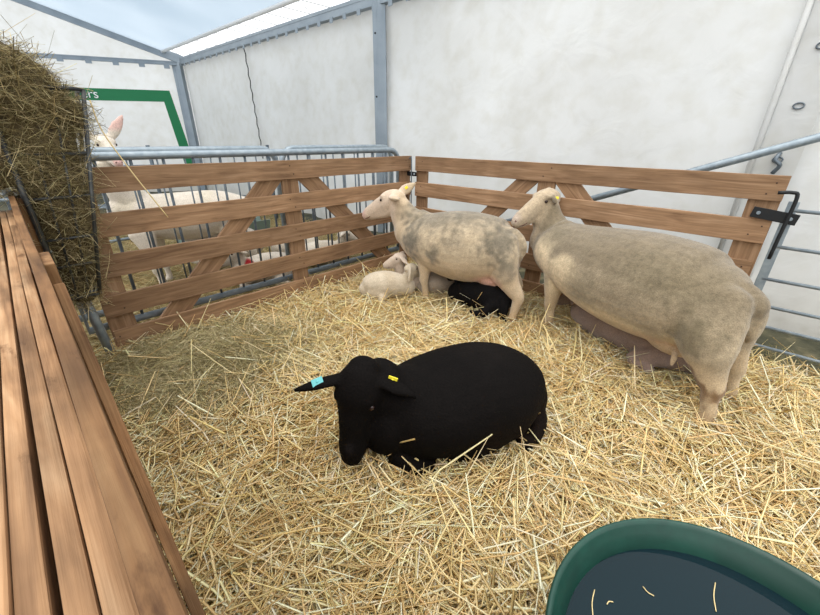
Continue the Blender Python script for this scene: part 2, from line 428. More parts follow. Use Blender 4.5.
# trough in the next pen
e = empty('feed_trough', W(-1.75, .95, 0), ANG_L, 'grey green feed trough on the straw of the next pen', 'trough')
bm = bmesh.new()
prof = [(-.13, .24), (-.08, .08), (.08, .08), (.13, .24), (.115, .24), (.07, .1), (-.07, .1), (-.115, .24)]
vs = [[bm.verts.new((x, p[0], p[1])) for p in prof] for x in (-.45, .45)]
for k in range(8): bm.faces.new((vs[0][k], vs[0][(k+1) % 8], vs[1][(k+1) % 8], vs[1][k]))
bm.faces.new(vs[0]); bm.faces.new(vs[1][::-1])
bm_obj('basin', bm, plain('trough_green', srgb(108, 124, 116), .6), e)
for x in (-.35, .35):
    bm = bmesh.new(); tube(bm, [(x, -.12, 0), (x, -.1, .14), (x, .1, .14), (x, .12, 0)], .01, 8); bm_obj('leg', bm, M['galv_dark'], e)

# ================================================================== TENT
OFF = -.95
white, nt, b = new_mat('tent_pvc')
mp = mapped(nt, (1, 1, 1)); n1 = N(nt, 'ShaderNodeTexNoise'); n1.inputs['Scale'].default_value = 1.6; n1.inputs['Detail'].default_value = 6
n2 = N(nt, 'ShaderNodeTexNoise'); n2.inputs['Scale'].default_value = 7; n2.inputs['Detail'].default_value = 8
nt.links.new(mp.outputs[0], n1.inputs['Vector']); nt.links.new(mp.outputs[0], n2.inputs['Vector'])
rr = ramp(nt, [(.3, srgb(206, 207, 205)), (.7, srgb(218, 220, 220))]); nt.links.new(n1.outputs['Fac'], rr.inputs[0])
r2 = ramp(nt, [(.3, (.93, .92, .89, 1)), (.55, (1, 1, 1, 1))]); nt.links.new(n2.outputs['Fac'], r2.inputs[0])
mx = N(nt, 'ShaderNodeMix', data_type='RGBA', blend_type='MULTIPLY'); mx.inputs[0].default_value = 1
nt.links.new(rr.outputs[0], mx.inputs[6]); nt.links.new(r2.outputs[0], mx.inputs[7])
# darker mud splash near the foot of the wall
sx = N(nt, 'ShaderNodeSeparateXYZ'); tcg = N(nt, 'ShaderNodeTexCoord'); nt.links.new(tcg.outputs['Object'], sx.inputs[0])
mr = N(nt, 'ShaderNodeMapRange'); mr.inputs[1].default_value = .5; mr.inputs[2].default_value = 0; mr.inputs[3].default_value = 0; mr.inputs[4].default_value = .8
nt.links.new(sx.outputs['Z'], mr.inputs[0])
mu = N(nt, 'ShaderNodeMath', operation='MULTIPLY'); nt.links.new(mr.outputs[0], mu.inputs[0]); nt.links.new(n2.outputs['Fac'], mu.inputs[1])
mx3 = N(nt, 'ShaderNodeMix', data_type='RGBA'); nt.links.new(mu.outputs[0], mx3.inputs[0]); nt.links.new(mx.outputs[2], mx3.inputs[6]); mx3.inputs[7].default_value = srgb(140, 132, 112)
nt.links.new(mx3.outputs[2], b.inputs['Base Color'])
b.inputs['Roughness'].default_value = .5; b.inputs['Specular IOR Level'].default_value = .2
tr = N(nt, 'ShaderNodeBsdfTranslucent'); nt.links.new(mx3.outputs[2], tr.inputs[0])
ms = N(nt, 'ShaderNodeMixShader'); ms.inputs[0].default_value = .27
out = nt.nodes['Material Output']; nt.links.new(b.outputs[0], ms.inputs[1]); nt.links.new(tr.outputs[0], ms.inputs[2]); nt.links.new(ms.outputs[0], out.inputs[0])
n4 = N(nt, 'ShaderNodeTexNoise'); n4.inputs['Scale'].default_value = 3.5; n4.inputs['Detail'].default_value = 5; n4.inputs['Distortion'].default_value = 1.5
nt.links.new(mp.outputs[0], n4.inputs['Vector'])
bp = N(nt, 'ShaderNodeBump'); bp.inputs['Strength'].default_value = .4; bp.inputs['Distance'].default_value = .02
nt.links.new(n4.outputs['Fac'], bp.inputs['Height']); nt.links.new(bp.outputs[0], b.inputs['Normal'])
roofm, nt, b = new_mat('roof_membrane')
tr = N(nt, 'ShaderNodeBsdfTranslucent')
mp = mapped(nt, (1, 1, 1)); n1 = N(nt, 'ShaderNodeTexNoise'); n1.inputs['Scale'].default_value = .7; nt.links.new(mp.outputs[0], n1.inputs['Vector'])
rr = ramp(nt, [(.3, srgb(150, 168, 184)), (.7, srgb(176, 190, 203))]); nt.links.new(n1.outputs['Fac'], rr.inputs[0]); nt.links.new(rr.outputs[0], tr.inputs[0])
b.inputs['Base Color'].default_value = srgb(235, 240, 245); b.inputs['Roughness'].default_value = .6
ms = N(nt, 'ShaderNodeMixShader'); ms.inputs[0].default_value = .62
nt.links.new(b.outputs[0], ms.inputs[1]); nt.links.new(tr.outputs[0], ms.inputs[2]); nt.links.new(ms.outputs[0], nt.nodes['Material Output'].inputs[0])

EAVE = 2.41; A_CORNER = -7.15
CT = W(A_CORNER, OFF)                       # tent corner
gd = Vector((math.sin(R_(-114.4)), math.cos(R_(-114.4)), 0))      # direction of the gable wall
def sheet(name, fn, nu, nv, mat, thick=.004, nrm=None):
    bm = bmesh.new(); g_ = [[bm.verts.new(fn(i/nu, j/nv)) for j in range(nv+1)] for i in range(nu+1)]
    for i in range(nu):
        for j in range(nv): bm.faces.new((g_[i][j], g_[i+1][j], g_[i+1][j+1], g_[i][j+1]))
    return bm_obj(name, bm, mat, None, True)
perp = Vector((-DR.y, DR.x, 0))             # outwards from the pen
def wall_fn(a0, a1):
    def fn(u, v):
        a = a0+(a1-a0)*u; z = -.12+v*(EAVE+.12)
        n = noise.noise(Vector((a*.9, z*.8, 2)))*.05+noise.noise(Vector((a*3, z*1.2, 5)))*.012
        edge = math.sin(PI*u)**.4 if 0 < u < 1 else 0
        foot = max(0, .38-z)
        wob = -foot*.62*(.7+noise.noise(Vector((a*1.5, 0, 8)))) + (noise.noise(Vector((a*5, z*4, 1)))*.05*min(1, foot*5))
        return W(a, OFF, z)+perp*(n*edge*.8-wob*-.0)+perp*(wob*.6)
    return fn
w1 = sheet('wall_back', wall_fn(A_CORNER, 6.2), 220, 30, white); tag(w1, kind='structure')
def gable_fn(u, v):
    s = u*6.6; ztop = EAVE+ s*.318
    z = -.12+v*(ztop+.12)
    return CT+gd*s+Vector((0, 0, z))+Vector((gd.y, -gd.x, 0))*(noise.noise(Vector((s*.8, z*.8, 4)))*.04)
gabm = white.copy(); gabm.name = 'gable_pvc'
for nn_ in gabm.node_tree.nodes:
    if nn_.type == 'MIX_SHADER': nn_.inputs[0].default_value = .72
w2 = sheet('wall_gable', gable_fn, 60, 24, gabm); tag(w2, kind='structure')
SL = .318
# roof plane: rises from the eave towards the ridge
def roof_fn(u, v):
    a = A_CORNER+(-.2-A_CORNER)*u; s = .36+v*6.04
    base = CT+DR*(a-A_CORNER)
    # near the gable the sheet follows the rafter; elsewhere parallel to it
    return base+gd*s+Vector((0, 0, EAVE+.03+s*SL))
rf = sheet('ceiling', roof_fn, 40, 20, roofm); tag(rf, kind='structure')
# eave tube of the membrane and lacing
e = empty('tent_frame', CT, 0, 'grey aluminium tent frame with posts, eave rail and rafter', 'tent frame'); 
def prof_beam(name, p, q, w, h, mat=M['alu'], slot=True):
    """rectangular extrusion with a groove along it, from p to q (relative to frame origin)"""
    p = Vector(p); q = Vector(q); t = (q-p); L = t.length; t.normalize()
    bm = bmesh.new()
    box_bm(bm, 0, L, -w/2, w/2, -h/2, h/2, .006)
    if slot:
        for sy in (-1, 1):
            box_bm(bm, 0, L, sy*(w/2)-.004, sy*(w/2)+.004, -h*.5, -h*.18, .002)
            box_bm(bm, 0, L, sy*(w/2)-.004, sy*(w/2)+.004, h*.18, h*.5, .002)
    o = bm_obj(name, bm, mat, e)
    o.location = p; o.rotation_euler = t.to_track_quat('X', 'Z').to_euler()
    return o
inn = -perp
prof_beam('eave_rail', inn*.05+Vector((0, 0, EAVE)), inn*.05+DR*13.3+Vector((0, 0, EAVE)), .07, .11)
prof_beam('corner_post', inn*.06+gd*.06+Vector((0, 0, -.1)), inn*.06+gd*.06+Vector((0, 0, EAVE)), .12, .16)
prof_beam('post', inn*.06+DR*(-1.3-A_CORNER)+Vector((0, 0, -.1)), inn*.06+DR*(-1.3-A_CORNER)+Vector((0, 0, EAVE)), .1, .14)
gi = Vector((-gd.y, gd.x, 0)); 
if gi.dot(Vector((0, -1, 0))) < 0: gi = -gi
prof_beam('rafter', gi*.07+Vector((0, 0, EAVE+.02)), gi*.07+gd*6.4+Vector((0, 0, EAVE+.02+6.4*SL)), .07, .15)
prof_beam('gable_beam', gi*.07+Vector((0, 0, EAVE-.04)), gi*.07+gd*6.4+Vector((0, 0, EAVE-.13)), .05, .07)
bm = bmesh.new(); q0 = gd*.36+Vector((0, 0, EAVE+.145)); tube(bm, [q0+inn*.0, q0+DR*6.9], .032, 10); bm_obj('membrane_keder_tube', bm, plain('white_pvc', srgb(238, 240, 242), .5), e)
bm = bmesh.new(); k = .25; pts = []
while k < 6.5:
    pts.append(inn*.05+DR*k+Vector((0, 0, EAVE+.05))); pts.append(q0+DR*(k+.2)); k += .4
tube(bm, pts, .004, 5); bm_obj('lacing_cord', bm, plain('grey_cord', srgb(120, 124, 126), .7), e)
# hanging tabs below eave rail and gable beam
for i in range(34):
    bm = bmesh.new(); box_bm(bm, -.03, .03, -.004, .004, -.03, .03, .002)
    o = bm_obj('tab', bm, M['alu'], e); o.location = inn*.09+DR*(.3+i*.25)+Vector((0, 0, EAVE-.07)); o.rotation_euler = (0, 0, ANG_R)
for i in range(9):
    bm = bmesh.new(); box_bm(bm, -.05, .05, -.004, .004, -.035, .035, .002)
    o = bm_obj('tab', bm, M['alu'], e); o.location = gi*.1+gd*(.3+i*.42)+Vector((0, 0, EAVE-.11)); o.rotation_euler = (0, 0, math.atan2(gd.y, gd.x))
# bolts on posts
for zz in (1.5, 2.1):
    bm = bmesh.new(); ell(bm, inn*.125+DR*(-1.3-A_CORNER-.0)+Vector((0, 0, zz)), (.012, .012, .012)); bm_obj('post_bolt', bm, M['black'], e)
# black lacing seam between wall panels
pts = []; k = 0
z = 2.33
while z > .7:
    pts.append(W(-4.43+.07*(2.33-z)+(.02 if k % 2 else -.01), OFF+.045, z)); z -= .09; k += 1
bm = bmesh.new(); tube(bm, pts, .009, 6); o = bm_obj('lacing_cord', bm, M['black']); tag(o, 'black lacing cord down the seam of the tent side wall', 'cord')
# diagonal brace tube of the tent
bm = bmesh.new(); pa = W(1.22, -.6, .62); pb = W(2.44, -.6, 1.11); dd = (pb-pa).normalized()
tube(bm, [pa-dd*.9, pb+dd*1.3], .024, 14); o = bm_obj('brace_tube', bm, M['galv']); tag(o, 'galvanised steel tube slanting up in front of the white wall on the right', 'tube')
# wall joint on the right: keder strip, eyelets
e2 = empty('wall_joint', W(2.2, OFF+.03, 0), ANG_R, 'overlapping seam of the tent wall with metal eyelets above the right gate', 'seam')
bm = bmesh.new(); tube(bm, [(-.02, -.02, .1), (-.02, -.02, EAVE)], .016, 8); bm_obj('keder_strip', bm, white, e2)
bm = bmesh.new(); box_bm(bm, 0, .2, -.012, -.006, .0, EAVE-.05, .001); bm_obj('flap', bm, white, e2)
for z in (.98, 1.28, 1.58, 1.9):
    bm = bmesh.new(); tube(bm, [(.1+.024*math.cos(t), -.018, z+.016*math.sin(t)) for t in [k*PI/8 for k in range(17)]], .0045, 6)
    bm_obj('eyelet', bm, M['galv_dark'], e2)
bm = bmesh.new(); tube(bm, [(.1, -.02, 1.02), (.09, -.05, .98), (.12, -.05, .95), (.1, -.03, .9)], .012, 8, 3); bm_obj('toggle', bm, M['galv_dark'], e2)

# green arch sign on the gable wall
grn = plain('sign_green', srgb(18, 122, 74), .5)
def gp(s, z, o=.02): return CT+gd*s+gi*(o+.05)+Vector((0, 0, z))
e3 = empty('banner', gp(.3, 0), 0, 'green bordered white banner with lettering on the gable wall behind the hay rack', 'banner')
def gslab(name, quad, mat, th=.006, o=.0):
    bm = bmesh.new()
    f = [bm.verts.new(gp(s, z, .02+o)-e3.location) for s, z in quad]; bk = [bm.verts.new(gp(s, z, .02+o+th)-e3.location) for s, z in quad]
    bm.faces.new(f); bm.faces.new(bk[::-1])
    for k in range(len(quad)): bm.faces.new((f[k], f[(k+1) % len(quad)], bk[(k+1) % len(quad)], bk[k]))
    bmesh.ops.recalc_face_normals(bm, faces=bm.faces)
    return bm_obj(name, bm, mat, e3)
gslab('green_border', [(3.2, 1.84), (.35, 1.885), (.14, .2), (.34, .2), (.49, 1.68), (3.2, 1.63)], grn)
cu = bpy.data.curves.new('lettering', 'FONT'); cu.body = 'ers'; cu.size = .22; cu.extrude = .002; cu.align_x = 'RIGHT'
to = bpy.data.objects.new('lettering', cu); col.objects.link(to)
dg = bpy.context.evaluated_depsgraph_get(); dg.update(); tm = bpy.data.meshes.new_from_object(to.evaluated_get(dg)); bpy.data.objects.remove(to)
tl = link_mesh('lettering', tm, plain('white_print', srgb(240, 244, 242), .5), e3)
tl.location = gp(1.56, 1.70, .035)-e3.location
tl.rotation_euler = (PI/2, 0, math.atan2(-gd.y, -gd.x))

# ================================================================== GROUND
grass, nt, b = new_mat('trodden_grass')
mp = mapped(nt, (1, 1, 1)); n1 = N(nt, 'ShaderNodeTexNoise'); n1.inputs['Scale'].default_value = 9; n1.inputs['Detail'].default_value = 8
nt.links.new(mp.outputs[0], n1.inputs['Vector']); rr = ramp(nt, [(.3, srgb(44, 46, 30)), (.55, srgb(72, 70, 50)), (.78, srgb(120, 110, 82))])
nt.links.new(n1.outputs['Fac'], rr.inputs[0]); nt.links.new(rr.outputs[0], b.inputs['Base Color']); b.inputs['Roughness'].default_value = .95
bp = N(nt, 'ShaderNodeBump'); bp.inputs['Distance'].default_value = .03; nt.links.new(n1.outputs['Fac'], bp.inputs['Height']); nt.links.new(bp.outputs[0], b.inputs['Normal'])
bm = bmesh.new(); bmesh.ops.create_grid(bm, x_segments=120, y_segments=120, size=9)
for v in bm.verts:
    v.co.z = -.07+noise.noise(v.co*1.5)*.02+noise.noise(v.co*6)*.01
fl = bm_obj('floor', bm, grass, None, True); fl.location = (0, 3.5, 0); tag(fl, kind='structure')

# bedding base sheet
sbm, nt, b = new_mat('straw_mat')
mp = mapped(nt, (1, 1, 1)); n1 = N(nt, 'ShaderNodeTexNoise'); n1.inputs['Scale'].default_value = 60; n1.inputs['Detail'].default_value = 6
nt.links.new(mp.outputs[0], n1.inputs['Vector']); rr = ramp(nt, [(.35, srgb(140, 112, 70)), (.65, srgb(206, 176, 120))])
nt.links.new(n1.outputs['Fac'], rr.inputs[0]); nt.links.new(rr.outputs[0], b.inputs['Base Color']); b.inputs['Roughness'].default_value = .9
def pen_xy(n, a0, a1, b0, b1):
    a = rng.uniform(a0, a1, n); bb = rng.uniform(b0, b1, n)
    return a, bb, COR.x+DR.x*a+DL.x*bb, COR.y+DR.y*a+DL.y*bb
def bed_sheet(name, a0, a1, b0, b1, label, step=.04):
    na, nb = int((a1-a0)/step), int((b1-b0)/step)
    def fn(u, v):
        p = W(a0+(a1-a0)*u, b0+(b1-b0)*v); e_ = min(u, 1-u, v, 1-v)
        return Vector((p.x, p.y, bed_h(p.x, p.y)-.014-(.07 if e_ <= 0 else 0)))
    o = sheet(name, fn, na, nb, sbm); return tag(o, label, 'straw', None, 'stuff')
bed_sheet('straw_bedding', -.02, 3.3, -.06, 2.62, 'matted straw bedding under the loose stalks in the pen')
bed_sheet('straw_bedding', -3.2, -.04, -.35, 2.9, 'straw bedding in the next pen beyond the left hurdle')

STRAW = [(252, 240, 198), (248, 230, 180), (242, 220, 160), (255, 248, 220), (230, 204, 146), (246, 226, 174), (212, 184, 128)]
def hay_mask(x, y):
    """greener hay spill in the left corner of the pen"""
    cx, cy = -1.12, 1.62
    c, s = math.cos(.55), math.sin(.55); u = (x-cx)*c+(y-cy)*s; v = -(x-cx)*s+(y-cy)*c
    return np.exp(-((u/.55)**2+(v/.42)**2)**1.5)
n = 58000
a, bb, x, y = pen_xy(n, -.01, 3.2, -.04, 2.52)
keep = (y > .25) & (rng.uniform(0, 1, n) > hay_mask(x, y)*.5)
# thin out towards the gate (loose edge on the right)
keep &= ~((a > 2.35) & (bb < .12) & (rng.uniform(0, 1, n) < .5))
x, y = x[keep], y[keep]; n = len(x)
lay = rng.uniform(0, 1, n)**1.3
L = rng.lognormal(-1.97, .5, n).clip(.04, .42)
pit = rng.normal(0, .24, n)+np.where(rng.uniform(0, 1, n) < .05, rng.normal(0, .5, n), 0); pit = pit.clip(-.8, .8)
z = bed_np(x, y)+lay*.034-.012+np.abs(np.sin(pit))*L*.25
clump = np.array([noise.noise(Vector((px*2.2, py*2.2, 4))) for px, py in zip(x, y)])
yaw = rng.uniform(0, PI, n)*.8+clump*4
cols = palette(n, STRAW, .12)
o = strands('loose_straw', np.stack([x, y, z], 1), yaw, pit, L, rng.uniform(.0036, .0098, n)*np.where(rng.uniform(0, 1, n) < .4, .62, 1), rng.normal(0, .05, n), cols, M['straw'])
tag(o, 'loose pale golden straw stalks covering the pen floor', 'straw', None, 'stuff')
# next pen
n = 22000
a, bb, x, y = pen_xy(n, -3.1, -.06, -.3, 2.85)
lay = rng.uniform(0, 1, n); L = rng.lognormal(-2.0, .4, n).clip(.05, .34); pit = rng.normal(0, .22, n)
z = bed_np(x, y)+lay*.04-.008
o = strands('loose_straw', np.stack([x, y, z], 1), rng.uniform(0, 2*PI, n), pit, L, rng.uniform(.003, .0065, n), rng.normal(0, .05, n), palette(n, [(206, 190, 140), (186, 168, 116), (220, 204, 158), (160, 146, 98)], .14), M['straw'])
tag(o, 'loose straw on the floor of the next pen, seen between the left rails', 'straw', None, 'stuff')
# hay spill
n = 15000
u = rng.normal(0, .33, n); v = rng.normal(0, .24, n); c, s = math.cos(.55), math.sin(.55)
x = -1.12+u*c-v*s; y = 1.62+u*s+v*c
rel = np.stack([x-COR.x, y-COR.y], 1); aa = rel@np.array([DR.x, DR.y]); b2 = rel@np.array([DL.x, DL.y])
keep = (aa > .015) & (b2 < 2.40) & (b2 > 0); x, y = x[keep], y[keep]; n = len(x)
L = rng.lognormal(-2.3, .4, n).clip(.04, .25); pit = rng.normal(0, .3, n)
mk = hay_mask(x, y); z = bed_np(x, y)+rng.uniform(0, 1, n)*.03+mk*.03
clump = np.array([noise.noise(Vector((px*3, py*3, 7))) for px, py in zip(x, y)])
o = strands('spilled_hay', np.stack([x, y, z], 1), rng.uniform(0, PI, n)*.7+clump*4+.4, pit, L, rng.uniform(.0014, .0034, n), rng.normal(0, .12, n),
            palette(n, [(196, 182, 134), (176, 164, 116), (212, 198, 152), (150, 138, 96), (226, 212, 170)], .15), M['hay'])
tag(o, 'greenish hay spilled over the straw in the left corner below the rack', 'hay', None, 'stuff')
# straw tufts along the right, over grass
n = 5200
a, bb, x, y = pen_xy(n, 2.35, 3.6, -.5, .25)
keep = rng.uniform(0, 1, n) < np.clip((bb+.5)/.6, 0.05, 1)**2; x, y = x[keep], y[keep]; n = len(x)
o = strands('loose_straw', np.stack([x, y, np.full(n, -.045)+rng.uniform(0, .03, n)], 1), rng.uniform(0, 2*PI, n), rng.normal(0, .3, n), rng.uniform(.05, .18, n), rng.uniform(.002, .005, n), rng.normal(0, .08, n), palette(n, [(190, 172, 124), (150, 140, 96), (120, 116, 76)], .15), M['straw'])
tag(o, 'thin scattered straw on the trodden grass under the right gate', 'straw', None, 'stuff')

# ================================================================== HAY RACK
e = empty('hay_rack', W(.12, 2.32, 0), ANG_L, 'dark wire hay rack stuffed with hay in the left corner of the pen', 'rack')
# local x = along DL (b-2.32), local y: + is towards -a?  solved below
def rl(a, b_, z):
    p = W(a, b_, z)-e.location; c, s = math.cos(-ANG_L), math.sin(-ANG_L)
    return (p.x*c-p.y*s, p.x*s+p.y*c, p.z)
def rbar(name, pts, r, mat=M['rack']):
    bm = bmesh.new(); tube(bm, [rl(*p) for p in pts], r, 8); return bm_obj(name, bm, mat, e)
AF, AB = .17, .045
zt, zb = 1.25, .40
rb = lambda z: 2.135+(1.25-z)/.85*.175      # slanted right edge
for A_ in (AF, AB):
    rbar('frame_bar', [(A_, rb(zt), zt), (A_, rb(zb), zb)], .008)
rbar('frame_bar', [(AF, 2.43, 1.25), (AF, 2.43, zb)], .011)
for z in (1.25, 1.01, .84, .67, .55, .40):
    rbar('cross_wire', [(AB, rb(z), z), (AF, rb(z), z), (AF, 2.9 if z > 1 else 2.43, z)], .006 if z < 1 else .007)
for k in range(2):
    t = (k+1)/3
    rbar('vertical_wire', [(AF, 2.135+.3*t, 1.25), (AF, 2.31+.12*t, zb)], .0045)
for k in range(6):
    A_ = AF-.02*k; rbar('bottom_rung', [(A_, 2.31, zb+.012*k), (A_, 2.43, zb+.012*k)], .0045, M['galv_dark'])
rbar('leg', [(.06, 2.375, .52), (.06, 2.335, -.03)], .021, M['galv'])
# hay inside and heaped above
def hay_lump(name, cs, label):
    bm = bmesh.new()
    for c, r in cs: ell(bm, c, r)
    hm, nt, b = new_mat('hay_core'); mp = mapped(nt, (1, 1, 1)); n1 = N(nt, 'ShaderNodeTexNoise'); n1.inputs['Scale'].default_value = 40; n1.inputs['Detail'].default_value = 8
    nt.links.new(mp.outputs[0], n1.inputs['Vector']); rr = ramp(nt, [(.35, srgb(54, 44, 28)), (.7, srgb(112, 98, 64))]); nt.links.new(n1.outputs['Fac'], rr.inputs[0]); nt.links.new(rr.outputs[0], b.inputs['Base Color']); b.inputs['Roughness'].default_value = .95
    return bm_obj(name, bm, hm, None, True)
core = bmesh.new()
stn = [(.40, 2.37, .055, .05), (.6, 2.345, .07, .05), (.85, 2.33, .10, .06), (1.05, 2.33, .13, .075), (1.2, 2.36, .17, .10), (1.28, 2.40, .15, .09)]
pts = []
for z, bc, rs, ra in stn:
    p = W(.105, bc, z); pts.append((p.x, p.y, p.z, rs, ra))
loft(core, pts, up=(DR.x, DR.y, 0), seg=20)
p0 = W(.11, 2.2, 1.16); p1 = W(.11, 2.42, 1.24); p2 = W(.11, 2.7, 1.25); p3 = W(.11, 2.95, 1.2)
loft(core, [(*p0, .07, .06), (*p1, .11, .14), (*p2, .12, .18), (*p3, .1, .16)], seg=20)
q0_ = W(.11, 2.36, .98); q1_ = W(.1, 2.6, 1.0); q2_ = W(.1, 2.95, 1.0)
loft(core, [(*q0_, .06, .09), (*q1_, .09, .13), (*q2_, .1, .13)], seg=18)
for v in core.verts: v.co += Vector(noise.noise_vector(v.co*14))*.016
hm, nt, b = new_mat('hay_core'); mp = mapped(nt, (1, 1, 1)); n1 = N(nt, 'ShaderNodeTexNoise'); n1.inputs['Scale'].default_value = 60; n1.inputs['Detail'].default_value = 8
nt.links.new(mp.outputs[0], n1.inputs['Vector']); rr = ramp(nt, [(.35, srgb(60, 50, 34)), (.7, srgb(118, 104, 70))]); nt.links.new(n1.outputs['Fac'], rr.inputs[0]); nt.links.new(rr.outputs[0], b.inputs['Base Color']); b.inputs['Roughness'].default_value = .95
# strands over the core surface
core.faces.ensure_lookup_table()
bmesh.ops.recalc_face_normals(core, faces=core.faces)
fc = np.array([f.calc_center_median()[:] for f in core.faces]); fn_ = np.array([f.normal[:] for f in core.faces]); ar = np.array([f.calc_area() for f in core.faces])
co_ = bm_obj('hay_bundle', core, hm, None, True)
n = 17000
k = rng.choice(len(fc), n, p=ar/ar.sum()); P = fc[k]+fn_[k]*rng.uniform(-.01, .022, (n, 1))+rng.normal(0, .012, (n, 3))
L = rng.lognormal(-2.35, .45, n).clip(.04, .3)
pit = rng.normal(-.1, .5, n)
cols = palette(n, [(172, 158, 112), (146, 130, 88), (112, 98, 64), (196, 180, 132), (130, 118, 78), (214, 200, 154)], .2)
hs = strands('hay_stalks', P, rng.uniform(0, 2*PI, n), pit, L, rng.uniform(.001, .0032, n), rng.normal(0, .15, n), cols, M['hay'], co_)
hs['kind'] = 'stuff'
tag(co_, 'big bundle of brown green hay heaped in the wire rack', 'hay', None, 'stuff')
# long bright stalk hanging across the rails
bm = bmesh.new(); pa = W(.16, 2.16, 1.03)
tube(bm, [W(.15, 2.12, 1.215), W(.15, 2.11, 1.10), W(.145, 2.05, .943), W(.14, 1.994, .817), W(.13, 1.94, .70)], .003, 6, 4)
so = bm_obj('straw_stalk', bm, plain('pale_stalk', srgb(214, 192, 140), .6)); tag(so, 'single long pale stalk hanging from the rack across the left rails', 'straw stalk')

# ================================================================== TUB
tc_ = Vector((.511, .236, 0))
tubm, nt, b = new_mat('green_plastic')
mp = mapped(nt, (1, 1, 1)); n1 = N(nt, 'ShaderNodeTexNoise'); n1.inputs['Scale'].default_value = 7; n1.inputs['Detail'].default_value = 8; n1.inputs['Roughness'].default_value = .65
nt.links.new(mp.outputs[0], n1.inputs['Vector']); rr = ramp(nt, [(.42, srgb(4, 50, 40)), (.60, srgb(14, 64, 52)), (.74, srgb(74, 78, 62))]); nt.links.new(n1.outputs['Fac'], rr.inputs[0]); nt.links.new(rr.outputs[0], b.inputs['Base Color'])
b.inputs['Roughness'].default_value = .38
e = empty('water_tub', (tc_.x, tc_.y, 0), 0, 'round dark green plastic tub of water in the bottom right corner', 'tub')
bm = bmesh.new()
prof = [(.0, .0), (.2, .0), (.225, .02), (.282, .335), (.296, .338), (.302, .346), (.302, .356), (.299, .361), (.294, .360), (.290, .352), (.282, .340), (.272, .322), (.265, .300), (.22, .035), (.19, .02), (.0, .02)]
seg = 72; rings = []
for r, z in prof:
    if r == 0: rings.append([bm.verts.new((0, 0, z))])
    else: rings.append([bm.verts.new((r*math.cos(2*PI*k/seg), r*math.sin(2*PI*k/seg), z)) for k in range(seg)])
for A_, B_ in zip(rings[:-1], rings[1:]):
    for k in range(seg):
        k2 = (k+1) % seg
        if len(A_) == 1: bm.faces.new((A_[0], B_[k2], B_[k]))
        elif len(B_) == 1: bm.faces.new((A_[k], A_[k2], B_[0]))
        else: bm.faces.new((A_[k], A_[k2], B_[k2], B_[k]))
bmesh.ops.recalc_face_normals(bm, faces=bm.faces)
o = bm_obj('bowl', bm, tubm, e, True)
wm, nt, b = new_mat('water'); b.inputs['Base Color'].default_value = srgb(60, 92, 104); b.inputs['Roughness'].default_value = .03
b.inputs['Transmission Weight'].default_value = .35; b.inputs['IOR'].default_value = 1.33
b.inputs['Base Color'].default_value = srgb(6, 36, 44); b.inputs['Specular IOR Level'].default_value = .4
bm = bmesh.new(); rings = []
for r, z in [(.252, .24), (.2675, .308)]: rings.append([bm.verts.new(((r+.0)*math.cos(2*PI*k/seg), r*math.sin(2*PI*k/seg), z)) for k in range(seg)])
for k in range(seg): bm.faces.new((rings[0][k], rings[0][(k+1) % seg], rings[1][(k+1) % seg], rings[1][k]))
bm.faces.new(rings[0][::-1]); bm.faces.new(rings[1])
o = bm_obj('water', bm, wm); o.location = (tc_.x, tc_.y, 0); tag(o, 'dark still water filling the green tub', 'water')
for i, (x, y, L, yw) in enumerate([(-.165, .165, .05, 1.1), (-.052, .186, .02, 2.2), (.07, .178, .06, .95), (-.135, .165, .014, .3)]):
    bm = bmesh.new(); tube(bm, [(-L/2, 0, 0), (0, .003, 0), (L/2, 0, 0)], .0010, 5, 3)
    o = bm_obj('floating_stalk', bm, bpy.data.materials['pale_stalk']); o.location = (tc_.x+x, tc_.y+y, .3095); o.rotation_euler = (0, 0, yw)
    tag(o, ['long pale stalk floating by the left rim of the green tub', 'short slanting stalk floating in the middle of the dark tub water',
            'long pale stalk floating upright in view, rightmost in the green tub', 'tiny bent stalk floating between the left rim stalk and the middle one'][i], 'straw stalk', 'stalks floating in the tub')

# ================================================================== SHEEP
CREAM, GREY, PINK, DIRT = L3(200, 180, 152), L3(150, 140, 122), L3(214, 168, 156), L3(142, 112, 82)
def ear(bm, root, tip, w, th, up=(0, 0, 1)):
    r = np.array(root); t = np.array(tip); q = lambda k: r+(t-r)*k
    loft(bm, [(*q(0), w*.34, th), (*q(.25), w*.5, th), (*q(.55), w*.48, th), (*q(.8), w*.3, th*.9), (*q(1), w*.09, th*.8)], up=up, seg=14)
def eye(parent, p, r=.011, mat=None):
    bm = bmesh.new(); ell(bm, (0, 0, 0), (r, r*.7, r*.8)); o = bm_obj('eye', bm, mat or M['eye'], parent, True); o.location = p; return o
def ear_tag(parent, p, rot, mat, s=.02, label=None):
    bm = bmesh.new(); box_bm(bm, -s, s, -.002, .002, -s*.7, s*.7, .0015)
    ell(bm, (0, 0, 0), (s*.3, .0045, s*.3))
    o = bm_obj('ear_tag', bm, mat, parent); o.location = p; o.rotation_euler = rot
    if label: o['label'] = label
    return o
def hoof(parent, p, rz=0):
    bm = bmesh.new()
    for s in (-1, 1): loft(bm, [(-.018, s*.011, .0, .010, .014), (.02, s*.011, -.004, .010, .012), (.034, s*.009, -.012, .006, .004)], seg=10)
    o = bm_obj('hoof', bm, M['hoof'], parent, True); o.location = p; o.rotation_euler = (0, 0, rz); return o
